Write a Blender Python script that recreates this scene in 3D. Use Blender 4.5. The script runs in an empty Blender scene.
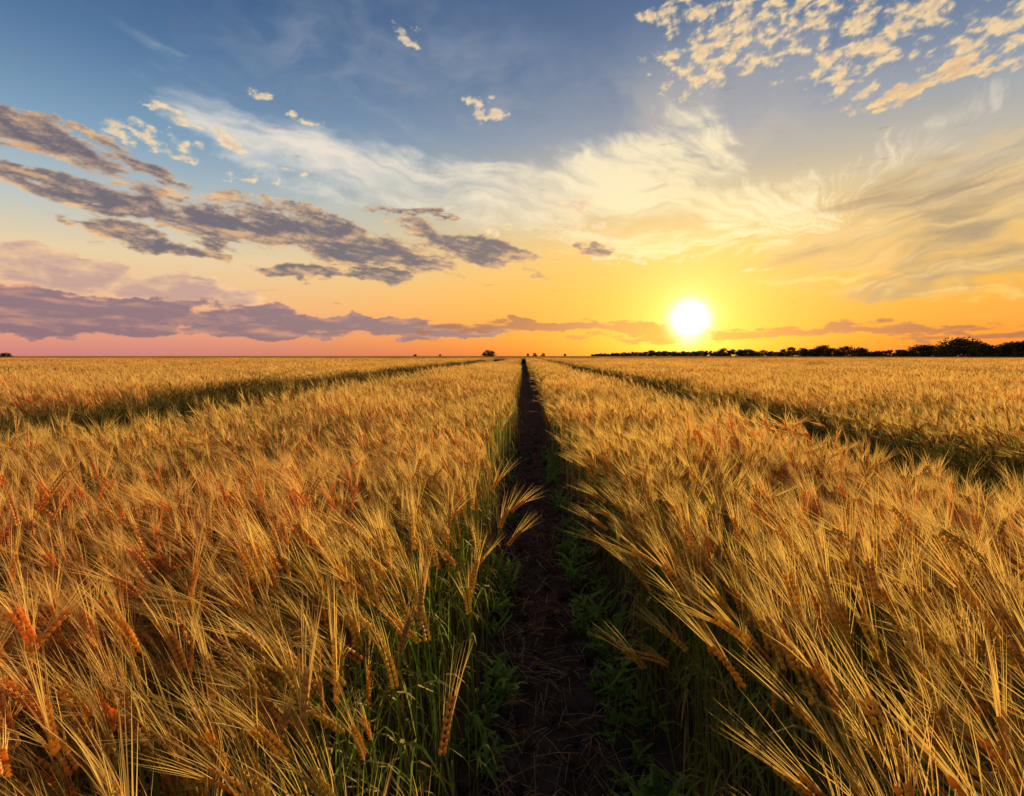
import bpy, math, random, bmesh
import numpy as np
from mathutils import Vector, Euler, Matrix
from mathutils import noise as mn
R = math.radians
rng = np.random.default_rng(7)
random.seed(7)
sc = bpy.context.scene
sc.view_settings.view_transform = 'Standard'
sc.view_settings.look = 'None'
sc.view_settings.exposure = 0

# ------------------------------------------------------------------ camera
CAMH = 1.5
PITCH, YAW, F = 4.7, 1.45, 512.0
cd = bpy.data.cameras.new('camera')
cd.lens = 18.0; cd.sensor_width = 36.0; cd.clip_start = 0.05; cd.clip_end = 20000
cam = bpy.data.objects.new('camera', cd)
cam.location = (0, 0, CAMH)
cam.rotation_euler = (R(90 - PITCH), 0, R(YAW))
sc.collection.objects.link(cam)
sc.camera = cam
CM = Euler((R(90 - PITCH), 0, R(YAW))).to_matrix()

def azel(px, py):
    d = CM @ Vector(((px - 512) / F, (398 - py) / F, -1)); d.normalize()
    return math.degrees(math.atan2(d.x, d.y)), math.degrees(math.asin(d.z))
def new_mat(name):
    m = bpy.data.materials.new(name); m.use_nodes = True
    t = m.node_tree
    for n in list(t.nodes): t.nodes.remove(n)
    return m, t
SUN_AZ, SUN_EL = azel(690, 319)

# ------------------------------------------------------------------ world (Nishita) + sky dome with clouds
w = bpy.data.worlds.new('World'); sc.world = w; w.use_nodes = True
nt = w.node_tree
for n in list(nt.nodes): nt.nodes.remove(n)
nish = nt.nodes.new('ShaderNodeTexSky'); nish.sky_type = 'NISHITA'; nish.sun_disc = False
nish.sun_elevation = R(SUN_EL); nish.sun_rotation = R(SUN_AZ)
bg1 = nt.nodes.new('ShaderNodeBackground'); nt.links.new(nish.outputs[0], bg1.inputs[0]); bg1.inputs[1].default_value = 0.015
out = nt.nodes.new('ShaderNodeOutputWorld'); nt.links.new(bg1.outputs[0], out.inputs[0])
try: w.cycles.sampling_method = 'NONE'
except Exception as e: print(e)

def sstep(x, a, b):
    t = np.clip((x - a) / (b - a), 0, 1); return t * t * (3 - 2 * t)
_perm = np.random.default_rng(3).permutation(512)
_g = np.random.default_rng(4).uniform(0, 2 * np.pi, 512); _gx, _gy = np.cos(_g), np.sin(_g)
def perlin(x, y, seed=0):
    xi = np.floor(x).astype(np.int64); yi = np.floor(y).astype(np.int64)
    xf = x - xi; yf = y - yi
    u = xf ** 3 * (xf * (xf * 6 - 15) + 10); v = yf ** 3 * (yf * (yf * 6 - 15) + 10)
    def g(ix, iy, fx, fy):
        h = _perm[(_perm[(ix + seed * 37) % 512] + iy) % 512]
        return _gx[h] * fx + _gy[h] * fy
    a = g(xi, yi, xf, yf); b = g(xi + 1, yi, xf - 1, yf)
    c = g(xi, yi + 1, xf, yf - 1); d = g(xi + 1, yi + 1, xf - 1, yf - 1)
    return (a * (1 - u) + b * u) * (1 - v) + (c * (1 - u) + d * u) * v
def fbm(x, y, seed=0, octv=7, rough=0.55):
    s = 0; a = 1; n = 0
    for i in range(octv):
        s = s + a * perlin(x * 2 ** i + 13.1 * i, y * 2 ** i + 7.7 * i, seed + i); n += a; a *= rough
    return 0.5 + s / n * 1.0

fa = np.arange(-58, 62.001, 0.12)
azs = np.concatenate([np.arange(-180, -58.5, 3.0), fa, np.arange(64, 180.1, 3.0)]); azs[-1] = 180
els = np.concatenate([[-6, -4, -2.5, -1.5, -0.8], np.arange(-0.4, 12, 0.085), np.arange(12, 42, 0.12), np.arange(43, 90, 3.0), [90]])
AZ, EL = np.meshgrid(azs, els)
EC = np.clip(EL, 0, 90)
MX = AZ + (fbm(AZ / 5, EL / 2.2, 70, 6, .6) - .5) * 7.0
MY = EL + (fbm(AZ / 5 + 31, EL / 2.2, 80, 6, .6) - .5) * 2.2
def blob(px, py, rx, ry, rot=0.0, wg=1.0):
    a, e = azel(px, py)
    a2, _ = azel(px + 10, py); _, e2 = azel(px, py - 10)
    kx = abs(a2 - a) / 10; ky = abs(e2 - e) / 10
    dx = (MX - a) / kx; dy = (MY - e) / ky
    c, s = math.cos(R(rot)), math.sin(R(rot))
    u = (dx * c + dy * s) / rx; v = (-dx * s + dy * c) / ry
    l = np.sqrt(u * u + v * v)
    return wg * sstep(-l, -1.5, -0.3)
def blobs(lst):
    t = 0
    for b in lst: t = np.maximum(t, blob(*b))
    return t
def col(*c): return np.array(c, dtype=float)
def gramp(stops):
    xs = [s[0] for s in stops]
    return np.stack([np.interp(EC, xs, [s[1][k] for s in stops]) for k in range(3)], -1)
def mixc(base, c, f): return base * (1 - f[..., None]) + c * f[..., None]

A_ = gramp([(0, (204, 128, 124)), (2, (226, 150, 126)), (5, (238, 182, 136)), (9, (230, 204, 162)), (13, (186, 194, 192)),
            (19, (124, 156, 184)), (26, (78, 112, 152)), (33, (46, 78, 122)), (45, (34, 60, 98)), (90, (28, 52, 92))])
B_ = gramp([(0, (228, 108, 34)), (2, (246, 144, 36)), (6, (250, 172, 52)), (11, (242, 190, 100)), (16, (208, 188, 150)),
            (22, (144, 152, 166)), (28, (94, 116, 150)), (36, (62, 90, 132)), (90, (32, 58, 98))])
side = sstep(-np.abs(AZ - 24), -64, -8)
sky = mixc(A_, B_, side)
warpx = fbm(AZ / 14, EL / 8, 50, 4) - .5; warpy = fbm(AZ / 14 + 9, EL / 8, 60, 4) - .5
sdv = np.array([math.sin(R(SUN_AZ)) * math.cos(R(SUN_EL)), math.cos(R(SUN_AZ)) * math.cos(R(SUN_EL)), math.sin(R(SUN_EL))])
DX, DY, DZ = np.sin(np.radians(AZ)) * np.cos(np.radians(EL)), np.cos(np.radians(AZ)) * np.cos(np.radians(EL)), np.sin(np.radians(EL))
SD = np.degrees(np.arccos(np.clip(DX * sdv[0] + DY * sdv[1] + DZ * sdv[2], -1, 1)))
near = np.exp(-(SD / 20) ** 2)
Z3 = np.zeros_like(sky)

# thin haze veil
v = fbm(AZ / 26 + warpx, EL / 9 + warpy, 5, 6)
m = blobs([(420, 90, 300, 90, -22, .8), (700, 120, 260, 90, 14, .9), (930, 190, 200, 90, 20, .8)])
sky = mixc(sky, mixc(Z3 + col(172, 172, 180), col(228, 198, 150), near), m * sstep(v, .3, .75) * .6)
# cirrus fan
qa, qe = azel(850, 232)
qx = (AZ - qa + warpx * 6); qy = (EL - qe + warpy * 5) * 1.25
rr = np.sqrt(qx ** 2 + qy ** 2) + 1e-3; ph = np.arctan2(qy, qx)
st = fbm(ph * 5, np.log(rr + 4) * 2.0, 8, 8, .6) * .55 + fbm(ph * 15, np.log(rr + 4) * 2.6, 15, 7, .62) * .45
mc = blobs([(250, 140, 150, 34, -30, .62), (400, 185, 160, 36, -14, .9), (560, 195, 180, 40, -4, 1.0), (740, 205, 130, 34, -14, 1.0), (690, 160, 70, 46, -50, .85),
            (600, 165, 120, 30, 8, .85), (300, 50, 180, 30, -32, .25), (660, 240, 190, 22, -2, .7), (900, 150, 160, 24, 22, .4)])
d = st + mc * .45
sky = mixc(sky, mixc(Z3 + col(238, 224, 206), col(255, 232, 168), near), sstep(d, .62, 1.04) * .95 * sstep(mc, 0, .5))
# heavier veil at right, long soft streaks
X2 = AZ + warpx * 5; Y2 = EL - AZ * .16 + warpy * 4
n = fbm(X2 / 13, Y2 / 3.2, 22, 9, .56)
n2 = fbm(X2 / 12 + 5, Y2 / 1.7, 27, 8, .6)
mr = blobs([(930, 210, 180, 55, 10, .9), (1010, 240, 150, 60, 5, .95), (860, 255, 130, 30, -4, .8), (1000, 160, 120, 34, 20, .6), (940, 288, 170, 14, -3, .9), (1200, 240, 180, 60, 0, 1)])
d = n + mr * .40
a = sstep(d, .55, 1.0)
tex = sstep(n2, .36, .72)
c = mixc(mixc(Z3 + col(148, 132, 114), col(240, 202, 142), tex * .85), col(238, 188, 102), near * .6)
sky = mixc(sky, c, a * .9 * sstep(mr, 0, .6))
sky = mixc(sky, col(252, 206, 116), blobs([(830, 278, 75, 3, 0, 1), (930, 290, 90, 3, -6, .9), (1000, 296, 50, 3, -2, .7)]) * sstep(n2, .35, .6) * .7)

def cloud(sky, mask, sx, sy, seed, k, thr, soft, dark, lit, amax=1.0, octv=8, rough=.58, off=(.9, -.6), slope=0.0, g=7.0, rimw=2.2, base=0.0, gate=.4, tx=.35):
    X_ = AZ + warpx * 2.0; Y_ = EL - AZ * slope + warpy * 1.2
    a = fbm(X_ / sx, Y_ / sy, seed, octv, rough); b = fbm((X_ + off[0]) / sx, (Y_ + off[1]) / sy, seed, octv, rough)
    t2 = fbm(X_ / sx * 2.2 + 3, Y_ / sy * 2.2, seed + 3, 7, .62) - .5
    d = a + mask * k
    d = d - .5 * (1 - sstep(mask, 0, gate))
    al = sstep(d, thr, thr + soft) * amax
    li = np.clip((a - b) * g + base + t2 * tx * 4, 0, 1)
    rim = 1 - sstep(d, thr + soft * .3, thr + soft * rimw)
    f = np.clip(li * .75 + rim * .7, 0, 1)
    return mixc(sky, mixc(Z3 + col(*dark), col(*lit), f), al)
# pale beige cumulus low at left
sky = cloud(sky, blobs([(50, 272, 120, 24, -4, 1), (180, 290, 110, 14, -4, 1), (100, 268, 40, 14, 0, .9)]), 6, 2.6, 30, .5, .68, .16, (190, 152, 146), (248, 202, 150), .88, off=(.5, .5), g=3)
# purple bank on the horizon
sky = cloud(sky, blobs([(40, 312, 190, 22, -1, 1), (230, 320, 170, 17, -3, 1), (400, 328, 130, 9, -2, 1), (-150, 310, 200, 24, 0, 1)]), 7, 1.6, 33, .55, .62, .14, (130, 104, 122), (228, 156, 126), .92, off=(.3, .5), g=2.5, rimw=1.5, octv=8, tx=.25)
# dark band at left
sky = cloud(sky, blobs([(40, 137, 110, 24, -10, 1.0), (135, 160, 60, 14, -22, .95), (30, 175, 80, 10, -4, .9), (110, 200, 120, 17, -3, 1), (200, 220, 120, 24, -8, 1.05), (330, 240, 145, 25, -9, 1.05), (300, 212, 70, 9, -10, .85),
                        (470, 247, 90, 16, -14, 1.0), (345, 272, 95, 9, 0, 1), (165, 242, 95, 11, -10, .95), (598, 251, 26, 6, 0, .9), (410, 212, 60, 6, 0, .85)]),
            5.2, 1.5, 41, .50, .67, .24, (104, 94, 106), (242, 186, 128), .94, slope=-.13, rough=.64, off=(.6, -.55), g=3.6, rimw=1.4, tx=.28)
# small bright puffs
sky = cloud(sky, blobs([(396, 34, 24, 10, -10, 1), (478, 106, 38, 15, -8, 1), (260, 90, 20, 8, -5, .95), (150, 134, 40, 11, -12, 1), (225, 138, 36, 15, -15, 1), (160, 148, 44, 7, -8, .9),
                        (300, 122, 18, 8, 0, .95), (560, 228, 50, 9, 0, 1), (575, 206, 38, 7, 0, 1), (245, 178, 26, 6, 0, .9), (640, 256, 60, 6, 0, 1), (505, 232, 30, 8, 0, .95),
                        (755, 270, 24, 5, 0, .95), (290, 170, 24, 6, -20, .9), (600, 240, 50, 8, 0, .9), (180, 115, 34, 7, -10, .85)]),
            1.7, .9, 45, .42, .76, .26, (206, 176, 160), (252, 218, 168), .88, slope=-.1, off=(.3, -.3), base=.3, g=2.0)
# altocumulus top right
ms = blobs([(760, 25, 120, 44, 8, 1), (715, 62, 54, 28, 20, 1), (880, 30, 115, 40, 10, 1), (860, 75, 60, 20, 10, .9), (1000, 36, 70, 36, 0, 1), (690, 8, 50, 12, 0, .9), (830, 62, 50, 28, 0, .85)])
sky = cloud(sky, ms, 1.7, .95, 52, .28, .62, .28, (184, 160, 148), (252, 214, 158), .92, octv=6, rough=.62, off=(-.2, -.35), base=.32, g=2.2)
sky = cloud(sky, blobs([(925, 84, 80, 10, 15, 1), (985, 64, 36, 7, 18, .9), (890, 92, 44, 9, 4, 1)]), 2.4, .8, 57, .5, .72, .26, (200, 160, 134), (250, 208, 146), .93, slope=.2, off=(-.2, -.3), base=.3, g=2.0)

# aureole of the low sun
gl = np.exp(-SD / 8.5) * .5
sky = 255 - (255 - sky) * (1 - gl[..., None] * np.array([1.0, .5, .0]))
gl = np.exp(-((AZ - SUN_AZ) / 11) ** 2 - (EL / 3.2) ** 2) * .45
sky = 255 - (255 - sky) * (1 - gl[..., None] * np.array([1.0, .5, .05]))
gl = np.exp(-(SD / 4.0) ** 1.25)
sky = 255 - (255 - sky) * (1 - gl[..., None] * np.array([1.0, .9, .45]))
# thin cloud bars in front of the glow
nb = fbm(AZ / 6, EL / .7, 36, 7, .6)
mb = blobs([(545, 324, 95, 5, 0, 1), (640, 329, 80, 6, -3, 1), (630, 338, 80, 4, 0, .8), (790, 331, 110, 6, 1, 1), (900, 331, 120, 6, 1, 1), (980, 336, 100, 5, 0, 1), (460, 328, 60, 4, 0, .9), (1150, 334, 140, 7, 0, 1), (690, 334, 60, 4, 0, .9)])
d = nb + mb * .65
sky = mixc(sky, mixc(Z3 + col(154, 94, 82), col(220, 122, 36), np.exp(-(SD / 6.5) ** 2)), sstep(d, .72, 1.03) * .85)
sk = np.clip(sky, 0, 255) / 255
lin = np.where(sk <= .04045, sk / 12.92, ((sk + .055) / 1.055) ** 2.4)
lin += np.exp(-(SD / 1.45) ** 2)[..., None] * np.array([6.0, 5.2, 3.0])
a2, e2 = azel(688, 342)
l2 = np.sqrt(((AZ - a2) / .8) ** 2 + ((EL - e2) / .5) ** 2)
lin += np.exp(-l2 ** 2)[..., None] * np.array([.9, .7, .2])
bel = sstep(-EL, .5, 3); lin = mixc(lin, np.array([.12, .06, .03]), bel)
ny, nx = AZ.shape; RAD = 7000.0
vs = np.stack([DX, DY, DZ], -1).reshape(-1, 3) * RAD
ii = (np.arange(ny - 1)[:, None] * nx + np.arange(nx - 1)[None, :]).ravel()
quads = np.stack([ii, ii + nx, ii + nx + 1, ii + 1], -1).astype(np.int32)
me = bpy.data.meshes.new('sky')
me.vertices.add(len(vs)); me.vertices.foreach_set('co', vs.astype(np.float32).ravel())
me.loops.add(quads.size); me.loops.foreach_set('vertex_index', quads.ravel())
me.polygons.add(len(quads)); me.polygons.foreach_set('loop_start', np.arange(0, quads.size, 4, dtype=np.int32))
me.update(calc_edges=True)
at = me.color_attributes.new('radiance', 'FLOAT_COLOR', 'POINT')
cc = np.ones((len(vs), 4), dtype=np.float32); cc[:, :3] = lin.reshape(-1, 3)
at.data.foreach_set('color', cc.ravel())
m, t = new_mat('sky'); N = t.nodes.new; l = t.links.new
at = N('ShaderNodeAttribute'); at.attribute_name = 'radiance'
em = N('ShaderNodeEmission'); l(at.outputs['Color'], em.inputs[0]); em.inputs[1].default_value = 1.0
tp = N('ShaderNodeBsdfTransparent'); ad = N('ShaderNodeAddShader'); l(em.outputs[0], ad.inputs[0]); l(tp.outputs[0], ad.inputs[1])
o = N('ShaderNodeOutputMaterial'); l(ad.outputs[0], o.inputs[0])
m.cycles.emission_sampling = 'NONE'
me.materials.append(m)
sc.collection.objects.link(bpy.data.objects.new('sky', me))

# ------------------------------------------------------------------ sun lamp
sl = bpy.data.lights.new('sun', 'SUN'); sl.energy = 5.0; sl.angle = R(0.6); sl.color = (1.0, 0.70, 0.36)
so = bpy.data.objects.new('sun', sl); sc.collection.objects.link(so)
so.location = (30, 90, 30)
e_l = R(11.0)
sv = Vector((math.sin(R(SUN_AZ)) * math.cos(e_l), math.cos(R(SUN_AZ)) * math.cos(e_l), math.sin(e_l)))
so.rotation_euler = (-sv).to_track_quat('-Z', 'Y').to_euler()

# ------------------------------------------------------------------ materials
def crop_mat(name, trans=0.5, gloss=0.05):
    m, t = new_mat(name); N = t.nodes.new; l = t.links.new
    at = N('ShaderNodeAttribute'); at.attribute_name = 'col'
    oi = N('ShaderNodeObjectInfo')
    hsv = N('ShaderNodeHueSaturation')
    m1 = N('ShaderNodeMapRange'); m1.inputs[3].default_value = 0.88; m1.inputs[4].default_value = 1.12
    l(oi.outputs['Random'], m1.inputs[0]); l(m1.outputs[0], hsv.inputs['Value'])
    l(at.outputs['Color'], hsv.inputs['Color'])
    d = N('ShaderNodeBsdfDiffuse'); tr = N('ShaderNodeBsdfTranslucent'); g = N('ShaderNodeBsdfGlossy')
    g.inputs['Roughness'].default_value = 0.55; g.inputs['Color'].default_value = (1, .76, .46, 1)
    l(hsv.outputs[0], d.inputs[0]); l(hsv.outputs[0], tr.inputs[0])
    a = N('ShaderNodeMixShader'); a.inputs[0].default_value = trans; l(d.outputs[0], a.inputs[1]); l(tr.outputs[0], a.inputs[2])
    b = N('ShaderNodeMixShader'); b.inputs[0].default_value = gloss; l(a.outputs[0], b.inputs[1]); l(g.outputs[0], b.inputs[2])
    o = N('ShaderNodeOutputMaterial'); l(b.outputs[0], o.inputs[0])
    return m
MAT_CROP = crop_mat('barley', .68, .08)
MAT_WEED = crop_mat('weed_leaf', 0.3, 0.03)
m, t = new_mat('tree_foliage'); N = t.nodes.new; l = t.links.new
at = N('ShaderNodeAttribute'); at.attribute_name = 'col'; d = N('ShaderNodeBsdfDiffuse'); l(at.outputs['Color'], d.inputs[0])
o = N('ShaderNodeOutputMaterial'); l(d.outputs[0], o.inputs[0]); MAT_TREE = m

# ------------------------------------------------------------------ mesh builder
class B:
    def __init__(s): s.v = []; s.f = []; s.c = []
    def ribbon(s, pts, wid, side, c0, c1):
        n = len(pts); b = len(s.v)
        for i, p in enumerate(pts):
            k = i / (n - 1); ww = wid[i] * 0.5
            s.v.append(p - side * ww); s.v.append(p + side * ww)
            c = c0 * (1 - k) + c1 * k
            s.c.append(c); s.c.append(c)
        for i in range(n - 1):
            s.f.append((b + 2 * i, b + 2 * i + 1, b + 2 * i + 3, b + 2 * i + 2))
    def awn(s, p0, p1, p2, wd, side, c):
        b = len(s.v); h = side * wd * .5
        s.v += [p0 - h, p0 + h, p1 + h * .7, p1 - h * .7, p2]
        s.c += [c * .85, c * .85, c, c, c * 1.1]
        s.f += [(b, b + 1, b + 2, b + 3), (b + 3, b + 2, b + 4)]
    def awn1(s, p0, p2, wd, side, c):
        b = len(s.v); h = side * wd * .5
        s.v += [p0 - h, p0 + h, p2]; s.c += [c * .88, c * .88, c * 1.1]; s.f.append((b, b + 1, b + 2))
    def tube(s, pts, rad, c0, c1, k=3):
        n = len(pts); b = len(s.v)
        for i, p in enumerate(pts):
            d = pts[min(i + 1, n - 1)] - pts[max(i - 1, 0)]
            d = d / (np.linalg.norm(d) + 1e-9)
            u = np.cross(d, (0.3, 1, 0.2)); u /= np.linalg.norm(u) + 1e-9; w_ = np.cross(d, u)
            t = i / (n - 1); c = c0 * (1 - t) + c1 * t
            for j in range(k):
                a = 2 * math.pi * j / k
                s.v.append(p + (u * math.cos(a) + w_ * math.sin(a)) * rad[i]); s.c.append(c)
        for i in range(n - 1):
            for j in range(k):
                j2 = (j + 1) % k
                s.f.append((b + i * k + j, b + i * k + j2, b + (i + 1) * k + j2, b + (i + 1) * k + j))
    def grain(s, p, d, ln, r, c):
        b = len(s.v)
        u = np.cross(d, (0.2, 0.1, 1)); u /= np.linalg.norm(u) + 1e-9; w_ = np.cross(d, u)
        s.v.append(p); s.c.append(c * 0.6)
        m = p + d * ln * 0.45
        for q in (u, -.5 * u + .87 * w_, -.5 * u - .87 * w_): s.v.append(m + q * r); s.c.append(c)
        s.v.append(p + d * ln); s.c.append(c * 1.05)
        for j in range(3):
            j2 = (j + 1) % 3
            s.f.append((b, b + 1 + j2, b + 1 + j)); s.f.append((b + 4, b + 1 + j, b + 1 + j2))
    def mesh(s, name, mat):
        me = bpy.data.meshes.new(name)
        me.from_pydata([tuple(map(float, q)) for q in s.v], [], s.f)
        at = me.color_attributes.new('col', 'FLOAT_COLOR', 'POINT')
        c = np.ones((len(s.v), 4), dtype=np.float32); c[:, :3] = np.clip(np.array(s.c), 0, 1)
        at.data.foreach_set('color', c.ravel())
        me.materials.append(mat)
        return me
A = lambda *a: np.array(a, dtype=float)
GOLD = A(0.96, 0.47, 0.075); PALE = A(1.0, 0.61, 0.15); GREEN = A(0.23, 0.36, 0.035); STRAW = A(0.64, 0.36, 0.07); BROWN = A(0.20, 0.115, 0.035); RUST = A(0.90, 0.40, 0.065)
def rnd(a, b): return rng.uniform(a, b)
def unit(v): return v / (np.linalg.norm(v) + 1e-9)

def plant(b, x, y, lod, green=0.0, lean=.6, dark=1.0):
    h = np.clip(rng.normal(0.80, 0.07), 0.56, 0.99)
    ang = rng.normal(0, 0.95)
    hd = A(math.cos(ang), math.sin(ang), 0)
    th0 = rnd(0.0, 0.12); thT = np.clip(rng.normal(lean, 0.34), 0.02, 1.4)
    ns = {0: 5, 1: 4, 2: 3, 3: 2}[lod]
    g = np.clip(green + rng.normal(0.07, 0.22), 0, 1)
    gs = min(1, g * 1.8)
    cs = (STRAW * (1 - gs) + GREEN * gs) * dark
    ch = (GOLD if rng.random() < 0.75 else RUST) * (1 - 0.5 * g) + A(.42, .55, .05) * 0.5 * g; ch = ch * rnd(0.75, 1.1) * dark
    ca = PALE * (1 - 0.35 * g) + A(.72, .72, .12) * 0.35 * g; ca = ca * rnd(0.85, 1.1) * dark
    pts = [A(x, y, 0)]; p = pts[0].copy()
    for i in range(ns):
        t = (i + 0.5) / ns; th = th0 + (thT - th0) * t ** 4
        d = hd * math.sin(th) + A(0, 0, 1) * math.cos(th)
        p = p + d * h / ns; pts.append(p.copy())
    sideh = unit(np.cross(hd, A(0, 0, 1)))
    rv = unit(A(*rng.normal(size=3)))
    if lod == 0:
        b.tube(pts, [0.0022 - 0.001 * i / ns for i in range(ns + 1)], BROWN * .5 + cs * .5, cs, 3)
    else:
        b.ribbon(pts, [{1: .004, 2: .006, 3: .02}[lod]] * (ns + 1), unit(sideh + 0.6 * rv), BROWN * dark, cs)
    hl = rnd(0.075, 0.105); th = thT
    if lod == 0:
        q = p.copy(); k = 8
        for i in range(k):
            th += 0.04
            d = hd * math.sin(th) + A(0, 0, 1) * math.cos(th)
            perp = unit(np.cross(d, unit(sideh + 0.8 * rv)))
            q = q + d * hl / k
            for sg in (-1, 1):
                gd = unit(d + perp * sg * 0.36)
                b.grain(q + perp * sg * 0.0025, gd, 0.017, 0.0054, ch * rnd(.85, 1.1))
                aw = unit(d + perp * sg * rnd(0.03, 0.19) + A(*rng.normal(size=3)) * 0.05)
                al = rnd(0.11, 0.175) * (1.15 - 0.3 * i / k)
                g0 = q + gd * 0.012
                dr = A(0, 0, -1) * al * rnd(0.02, .12) + hd * al * .04
                b.awn(g0, g0 + aw * al * .5 + dr * .25, g0 + aw * al + dr, .0015, unit(np.cross(aw, A(*rng.normal(size=3)))), ca)
    else:
        d = hd * math.sin(th + .2) + A(0, 0, 1) * math.cos(th + .2)
        b.grain(p, d, hl * (1.1 if lod < 3 else 1.3), {1: .0082, 2: .009, 3: .02}[lod], ch)
        na, wd = {1: (8, 0.0038), 2: (4, 0.010), 3: (2, 0.04)}[lod]
        for i in range(na):
            aw = unit(d + A(*rng.normal(size=3)) * 0.14)
            al = rnd(0.12, 0.19)
            g0 = p + d * hl * rnd(.1, .9) * (1 if lod < 3 else .5)
            dr = A(0, 0, -1) * al * rnd(0.02, .2)
            b.awn1(g0, g0 + aw * al + dr, wd, unit(np.cross(aw, A(*rng.normal(size=3)))), ca)
    nl = {0: 2, 1: 1, 2: 1 if rng.random() < .4 else 0, 3: 0}[lod]
    for i in range(nl):
        hz = rnd(0.25, 0.88) * h; fi = hz / h * ns; i0 = int(min(fi, ns - 1)); fr = fi - i0
        s0 = pts[i0] * (1 - fr) + pts[i0 + 1] * fr
        a = rnd(0, 6.283); ld = A(math.cos(a), math.sin(a), 0); ln = rnd(0.12, 0.22)
        up = rnd(0.4, 1.0); k = 4 if lod == 0 else 2
        pp = []
        for j in range(k + 1):
            t = j / k
            pp.append(s0 + ld * ln * t * .75 + A(0, 0, 1) * ln * (up * t - 1.25 * t * t))
        wd = rnd(0.006, 0.010) * (1 if lod == 0 else 1.4)
        gl = np.clip(g + rnd(-.2, .7), 0, 1); cl = (GREEN * gl + STRAW * (1 - gl)) * rnd(.7, 1.2) * dark
        b.ribbon(pp, [wd * (1 - (j / k) ** 2 * .95) * (0.5 if j == 0 else 1) for j in range(k + 1)], unit(np.cross(ld, A(0, 0, 1)) + .3 * rv), cl, cl * 1.1)

def make_variants(colname, greens, count, hx, hy, lod, dark=1.0, mat=None):
    colc = bpy.data.collections.new(colname)
    for v, gr in enumerate(greens):
        b = B()
        for i in range(count):
            plant(b, rnd(-hx, hx), rnd(-hy, hy), lod, gr, [.3, .45, .68, .28, .52, .36][v % 6], dark)
        me = b.mesh(f'{colname}_{v}', mat or MAT_CROP)
        colc.objects.link(bpy.data.objects.new(f'{colname}_{v}', me))
    return colc

def scatter(name, colc, pts, rots, scls, idx, parent=None):
    me = bpy.data.meshes.new(name); n = len(pts)
    me.from_pydata([tuple(p) for p in pts], [], [])
    a = me.attributes.new('rot', 'FLOAT_VECTOR', 'POINT'); a.data.foreach_set('vector', np.array(rots, dtype=np.float32).ravel())
    a = me.attributes.new('scl', 'FLOAT_VECTOR', 'POINT'); a.data.foreach_set('vector', np.array(scls, dtype=np.float32).ravel())
    a = me.attributes.new('idx', 'INT', 'POINT'); a.data.foreach_set('value', np.array(idx, dtype=np.int32))
    ob = bpy.data.objects.new(name, me); sc.collection.objects.link(ob)
    g = bpy.data.node_groups.new(name + '_scatter', 'GeometryNodeTree')
    g.interface.new_socket('Geometry', in_out='INPUT', socket_type='NodeSocketGeometry')
    g.interface.new_socket('Geometry', in_out='OUTPUT', socket_type='NodeSocketGeometry')
    N = g.nodes.new; l = g.links.new
    gi = N('NodeGroupInput'); go = N('NodeGroupOutput'); ip = N('GeometryNodeInstanceOnPoints')
    ci = N('GeometryNodeCollectionInfo'); ci.inputs['Collection'].default_value = colc
    ci.inputs['Separate Children'].default_value = True; ci.inputs['Reset Children'].default_value = True
    def na(nm, ty):
        q = N('GeometryNodeInputNamedAttribute'); q.data_type = ty; q.inputs[0].default_value = nm; return q.outputs[0]
    l(gi.outputs[0], ip.inputs['Points']); l(ci.outputs[0], ip.inputs['Instance']); ip.inputs['Pick Instance'].default_value = True
    l(na('idx', 'INT'), ip.inputs['Instance Index']); l(na('rot', 'FLOAT_VECTOR'), ip.inputs['Rotation']); l(na('scl', 'FLOAT_VECTOR'), ip.inputs['Scale'])
    l(ip.outputs[0], go.inputs[0])
    md = ob.modifiers.new('scatter', 'NODES'); md.node_group = g
    if parent: ob.parent = parent
    return ob

# ------------------------------------------------------------------ field layout
GAPS = [(-46.0, -44.0), (-22.5, -20.2), (-6.1, -3.35), (-0.18, 0.48), (2.35, 3.5), (21.0, 22.6)]
edges = [-400.0]
for a, b_ in GAPS: edges += [a, b_]
edges.append(400.0)
STRIPS = [(edges[i], edges[i + 1]) for i in range(0, len(edges), 2)]
def hscale(x, y):
    return 1.0 + 0.045 * math.sin(x * 1.7 + 0.6 * math.sin(y * .9)) + 0.045 * math.sin(y * 1.3 + x * .5 + 1) + 0.03 * math.sin(x * .31 - y * .22)
field = bpy.data.objects.new('barley_field', None); sc.collection.objects.link(field)

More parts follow.
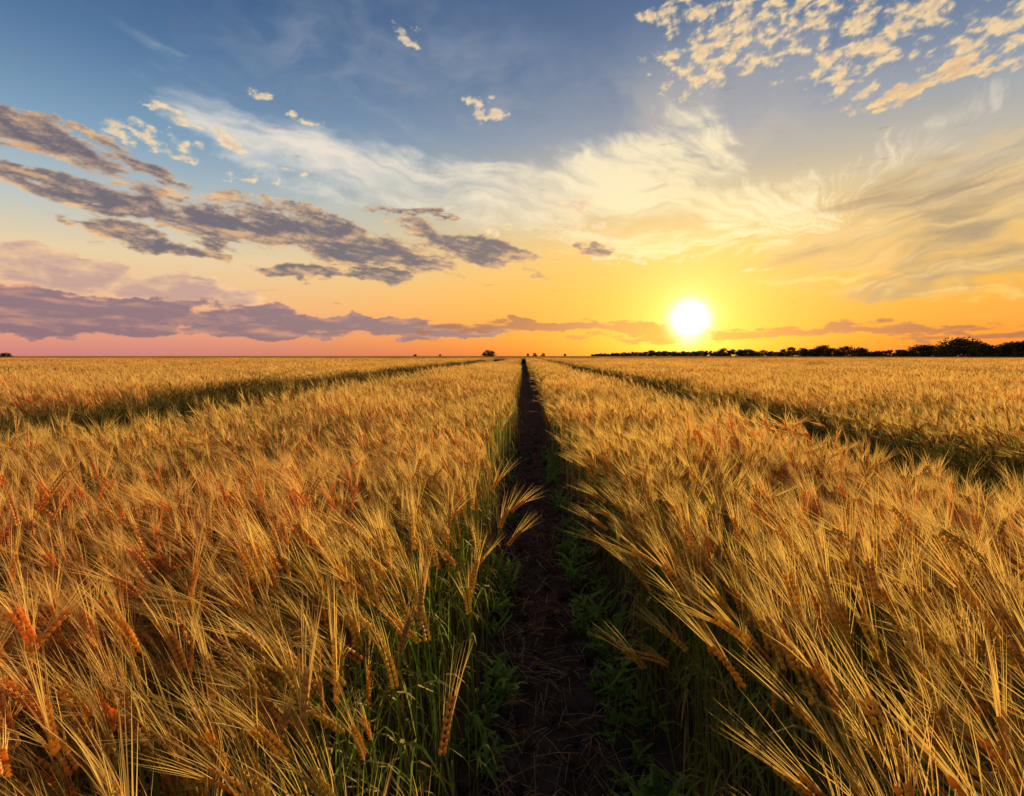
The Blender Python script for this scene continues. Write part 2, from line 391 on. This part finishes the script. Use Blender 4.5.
def fill(name, colc, greens, y0, y1, hx, hy, rotj, wind, slope=1.15, pad=2.0):
    order = np.argsort(greens); nv = len(greens)
    pts, ro, sl_, ix = [], [], [], []
    y = y0 + hy
    while y < y1:
        xm = y * slope + pad
        for (xa, xb) in STRIPS:
            A0, B0 = max(xa, -xm), min(xb, xm)
            if B0 - A0 < 2 * hx * .6: continue
            n = max(1, int(round((B0 - A0) / (2 * hx))))
            for i in range(n):
                c = A0 + hx + (B0 - A0 - 2 * hx) * (i / (n - 1) if n > 1 else .5)
                inner = 0 < i < n - 1
                cx = c + (rnd(-hx, hx) * .25 if inner else rnd(-.03, .03))
                cy = y + rnd(-hy, hy) * .25
                tx = 0.0
                le, re = (A0 == xa and i == 0), (B0 == xb and i == n - 1)
                if le: tx = -rnd(0, .05)
                if re: tx = rnd(0, .05)
                if hx > .6: tx *= .2
                pts.append((cx, cy, 0)); h = hscale(cx, cy) * rnd(.94, 1.05)
                ro.append((0, tx, wind + rng.normal(0, rotj)))
                sl_.append((1, 1, h))
                gf = .38 + .5 * mn.noise(Vector((cx * .55, cy * .35, 3))) * 1.8 + rng.normal(0, .28) + (.45 if (le or re) else 0) + (.25 if abs(cx) < 1.3 and cy < 3 else 0)
                ix.append(int(order[int(np.clip(gf * nv, 0, nv - 1))]))
        y += 2 * hy
    scatter(name, colc, pts, ro, sl_, ix, field)
    return len(pts)

W = math.pi * 1.08
G0 = [0, .22, .03, .65, .08, .42]; G1 = [0, .08, .22, .03, .42]; G2 = [0, .08, .18, .03]; G3 = [0, .05, .1]
c0 = make_variants('barley_near', G0, 92, .25, .25, 0)
c1 = make_variants('barley_mid', G1, 230, .53, .5, 1)
c2 = make_variants('barley_far', G2, 210, .54, 1.1, 2)
c3 = make_variants('barley_farther', G3, 500, 1.08, 2.5, 3)
n0 = fill('barley_near_field', c0, G0, -0.4, 3.6, .25, .25, .6, W, 1.15, 1.0)
n1_ = fill('barley_mid_field', c1, G1, 3.55, 12.5, .53, .5, .12, W)
n2_ = fill('barley_far_field', c2, G2, 12.4, 38, .54, 1.1, .03, math.pi)
n3_ = fill('barley_farther_field', c3, G3, 38, 110, 1.08, 2.5, .01, math.pi)
print('instances', n0, n1_, n2_, n3_)
# unripe plants along the old wheel tracks, canopy shade darkened into their colour
ce = make_variants('barley_unripe_shaded', [1.0, .9, .8], 90, .25, .5, 1, .28, MAT_WEED)
pts, ro, sl_, ix = [], [], [], []
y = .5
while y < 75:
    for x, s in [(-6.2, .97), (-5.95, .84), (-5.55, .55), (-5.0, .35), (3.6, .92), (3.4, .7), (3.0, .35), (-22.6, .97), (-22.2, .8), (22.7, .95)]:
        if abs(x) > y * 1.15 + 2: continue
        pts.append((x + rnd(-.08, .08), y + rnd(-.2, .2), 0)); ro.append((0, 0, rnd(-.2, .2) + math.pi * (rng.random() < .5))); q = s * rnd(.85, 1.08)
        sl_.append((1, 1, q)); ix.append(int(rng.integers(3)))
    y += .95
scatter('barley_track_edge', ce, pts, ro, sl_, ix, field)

def grid(name, xs, ys, zf, mat):
    me = bpy.data.meshes.new(name)
    vs = [(x, y, zf(x, y)) for y in ys for x in xs]; nx = len(xs)
    fs = [(j * nx + i, j * nx + i + 1, (j + 1) * nx + i + 1, (j + 1) * nx + i) for j in range(len(ys) - 1) for i in range(nx - 1)]
    me.from_pydata(vs, [], fs); me.materials.append(mat)
    for p in me.polygons: p.use_smooth = True
    ob = bpy.data.objects.new(name, me); sc.collection.objects.link(ob); return ob
m, t = new_mat('distant_crop'); N = t.nodes.new; l = t.links.new
geo = N('ShaderNodeNewGeometry'); mp = N('ShaderNodeMapping'); mp.inputs['Scale'].default_value = (.25, .02, 1)
l(geo.outputs['Position'], mp.inputs[0]); no = N('ShaderNodeTexNoise'); no.inputs['Scale'].default_value = 1; no.inputs['Detail'].default_value = 4
l(mp.outputs[0], no.inputs[0]); cr = N('ShaderNodeValToRGB'); l(no.outputs[0], cr.inputs[0])
cr.color_ramp.elements[0].position = .35; cr.color_ramp.elements[0].color = (.35, .20, .05, 1)
cr.color_ramp.elements[1].position = .65; cr.color_ramp.elements[1].color = (.85, .46, .12, 1)
d = N('ShaderNodeBsdfDiffuse'); l(cr.outputs[0], d.inputs[0])
o = N('ShaderNodeOutputMaterial'); l(d.outputs[0], o.inputs[0])
xs = [i * 12.0 - 3600 for i in range(601)]
ys = [102 + 2.0 * i for i in range(12)] + [126 * 1.06 ** i for i in range(61)]
cz = grid('distant_canopy', xs, ys, lambda x, y: .82 + .06 * math.sin(x * .3 + y) + .05 * rng.normal() if y < 1500 else .85, m)
cz.parent = field

# ------------------------------------------------------------------ ground
m, t = new_mat('soil'); N = t.nodes.new; l = t.links.new
geo = N('ShaderNodeNewGeometry'); no = N('ShaderNodeTexNoise'); no.inputs['Scale'].default_value = 9; no.inputs['Detail'].default_value = 7; no.inputs['Roughness'].default_value = .65
l(geo.outputs['Position'], no.inputs[0]); cr = N('ShaderNodeValToRGB'); l(no.outputs[0], cr.inputs[0])
cr.color_ramp.elements[0].position = .3; cr.color_ramp.elements[0].color = (.03, .019, .013, 1)
cr.color_ramp.elements[1].position = .72; cr.color_ramp.elements[1].color = (.17, .105, .068, 1)
bp = N('ShaderNodeBump'); bp.inputs['Strength'].default_value = .9; bp.inputs['Distance'].default_value = .03; l(no.outputs[0], bp.inputs['Height'])
pb = N('ShaderNodeBsdfDiffuse'); l(cr.outputs[0], pb.inputs['Color']); l(bp.outputs[0], pb.inputs['Normal'])
o = N('ShaderNodeOutputMaterial'); l(pb.outputs[0], o.inputs[0]); MAT_SOIL = m
def axis(fine0, fine1, step, far):
    a = list(np.arange(fine0, fine1, step)); s = step; q = a[-1]
    while q < far: s *= 1.35; q += s; a.append(q)
    s = step; q = a[0]; lo = []
    while q > -far: s *= 1.35; q -= s; lo.append(q)
    return lo[::-1] + a
def gz(x, y):
    if abs(x) > 12 or y > 30 or y < -5: return 0.0
    return .035 * mn.fractal(Vector((x * 6, y * 6, 0)), 1, 2, 5) + .03 * (abs(x - .15) > .3)
grid('ground', axis(-.9, 1.2, .025, 4500), axis(.5, 6, .03, 4500), gz, MAT_SOIL)

b = B()
def track_pt():
    r = rng.random()
    y = 1.0 + 9 * rng.random() ** 1.8
    if r < .8: return rnd(-.2, .52), y
    return (rnd(-5.2, -3.4), rnd(2, 16)) if r < .9 else (rnd(2.4, 3.4), rnd(1.5, 14))
for i in range(2800):
    x, y = track_pt(); a = rnd(0, 6.28); ln = rnd(.04, .24); dz = rnd(-.1, .25)
    p0 = A(x, y, gz(x, y) + .012); dd = A(math.cos(a), math.sin(a), dz) * ln
    c = (A(.75, .55, .30) if rng.random() < .45 else BROWN * 1.5) * rnd(.5, 1)
    b.ribbon([p0, p0 + dd * .5 + A(0, 0, .01), p0 + dd], [.004, .0035, .002], unit(np.cross(dd, A(0, 0.1, 1))), c, c)
me = b.mesh('straw_litter', MAT_CROP); sc.collection.objects.link(bpy.data.objects.new('straw_litter', me))
ccol = bpy.data.collections.new('soil_clods')
for v in range(4):
    bm = bmesh.new(); bmesh.ops.create_icosphere(bm, subdivisions=3, radius=1)
    for q in bm.verts: q.co *= 1 + .35 * mn.fractal(q.co * 1.6 + Vector((v * 9, 0, 0)), 1, 2, 4)
    me = bpy.data.meshes.new(f'clod_{v}'); bm.to_mesh(me); bm.free(); me.materials.append(MAT_SOIL)
    ccol.objects.link(bpy.data.objects.new(f'clod_{v}', me))
pts, ro, sl_, ix = [], [], [], []
for i in range(1600):
    x, y = track_pt(); s = .006 + .028 * rng.random() ** 3
    pts.append((x, y, gz(x, y) + s * .3)); ro.append(tuple(rng.uniform(0, 6, 3))); sl_.append((s, s * rnd(.7, 1), s * rnd(.5, .8))); ix.append(int(rng.integers(4)))
scatter('soil_clods', ccol, pts, ro, sl_, ix)
wcol = bpy.data.collections.new('weeds')
for v in range(5):
    b = B()
    for i in range(16):
        a = rnd(0, 6.28); ld = A(math.cos(a), math.sin(a), 0); ln = rnd(.06, .2); up = rnd(.6, 1.6)
        pp = [A(rnd(-.03, .03), rnd(-.03, .03), 0) + ld * ln * t_ * .6 + A(0, 0, 1) * ln * (up * t_ - .7 * t_ * t_) for t_ in (0, .25, .5, .75, 1)]
        wd = rnd(.006, .022); c = A(.18, .33, .045) * rnd(.7, 1.5)
        b.ribbon(pp, [wd * .3, wd, wd * 1.1, wd * .8, wd * .1], unit(np.cross(ld, A(0, 0, 1)) + A(*rng.normal(size=3)) * .2), c * .7, c)
    wcol.objects.link(bpy.data.objects.new(f'weed_{v}', b.mesh(f'weed_{v}', MAT_WEED)))
pts, ro, sl_, ix = [], [], [], []
for i in range(950):
    r = rng.random()
    if r < .2:
        y = 1.2 + 7 * rng.random() ** 1.4; x = rnd(.28, .52) if rng.random() < .75 else rnd(-.22, -.08); s = rnd(.5, 1.35)
    elif r < .65: x, y, s = rnd(-5.2, -3.4), rnd(2, 40), rnd(.7, 1.8)
    else: x, y, s = rnd(2.4, 3.4), rnd(1, 30), rnd(.7, 1.8)
    pts.append((x, y, 0.0)); ro.append((0, 0, rnd(0, 6))); sl_.append((s, s, s)); ix.append(int(rng.integers(5)))
scatter('track_weeds', wcol, pts, ro, sl_, ix)

# ------------------------------------------------------------------ distant trees
def tree_mesh(name, Ht, wdt):
    b = B()
    tr_ = A(.05, .035, .025)
    b.tube([A(0, 0, 0), A(.05, 0, Ht * .3), A(.1, .1, Ht * .75)], [.28, .2, .06], tr_, tr_, 6)
    cl = []
    for i in range(18):
        a = rnd(0, 6.28); rr = wdt * .5 * rnd(.1, .8); z = Ht * rnd(.12, .86)
        rr *= 1.15 - (z / Ht) ** 2 * .9
        c = A(math.cos(a) * rr, math.sin(a) * rr, z); cl.append((c, wdt * rnd(.16, .26)))
        b.tube([A(.03, 0, z * .6), (c + A(0, 0, z * .6)) * .5, c], [.1, .07, .03], tr_, tr_, 4)
    for c, r in cl:
        cc_ = A(.07, .065, .024) * rnd(.5, 1.5)
        for k in range(100):
            q = unit(A(*rng.normal(size=3))) * r * rng.random() ** .4; q[2] *= .8
            u = unit(A(*rng.normal(size=3))); s = rnd(.3, .65)
            b.ribbon([c + q, c + q + unit(A(*rng.normal(size=3))) * s], [s, s * .6], u, cc_, cc_ * 1.1)
    return b.mesh(name, MAT_TREE)
tcol = bpy.data.collections.new('treeline_trees')
for v in range(6):
    tcol.objects.link(bpy.data.objects.new(f'tree_{v}', tree_mesh(f'tree_{v}', 10, [8, 10, 12, 7, 13, 9][v])))
pts, ro, sl_, ix = [], [], [], []
def tree_at(px, hpx, dist):
    a, _ = azel(px, 356)
    x = math.sin(R(a)) * dist; y = math.cos(R(a)) * dist
    depth = dist * math.cos(R(a + YAW))
    Hm = hpx / F * depth + .8
    s = Hm / 10.0
    pts.append((x, y, 0)); ro.append((0, 0, rnd(0, 6.28))); q = s * rnd(1.0, 1.5); sl_.append((q, q, s)); ix.append(int(rng.integers(6)))
prof = [(590, 3), (620, 4), (650, 7), (690, 5), (730, 8), (770, 7), (800, 11), (850, 11), (880, 7), (915, 10), (935, 13), (958, 19), (972, 21), (990, 16), (1010, 17), (1040, 21), (1200, 16), (1400, 12)]
px = 592.0
while px < 1400:
    hp = np.interp(px, [q[0] for q in prof], [q[1] for q in prof]) * rnd(.6, 1.12)
    dist = np.interp(px, [590, 800, 1024], [900, 560, 380]) * rnd(.95, 1.1)
    tree_at(px, hp, dist); px += rnd(.25, .65) * hp
for px_, hp, ds in [(484, 5, 500), (488, 7, 500), (493, 5, 510), (528, 3.5, 800), (535, 4, 800), (543, 3.5, 800), (3, 5, 500), (9, 4, 520), (565, 3, 900), (440, 2.5, 900), (415, 2.5, 900)]:
    tree_at(px_, hp, ds)
scatter('distant_treeline', tcol, pts, ro, sl_, ix)
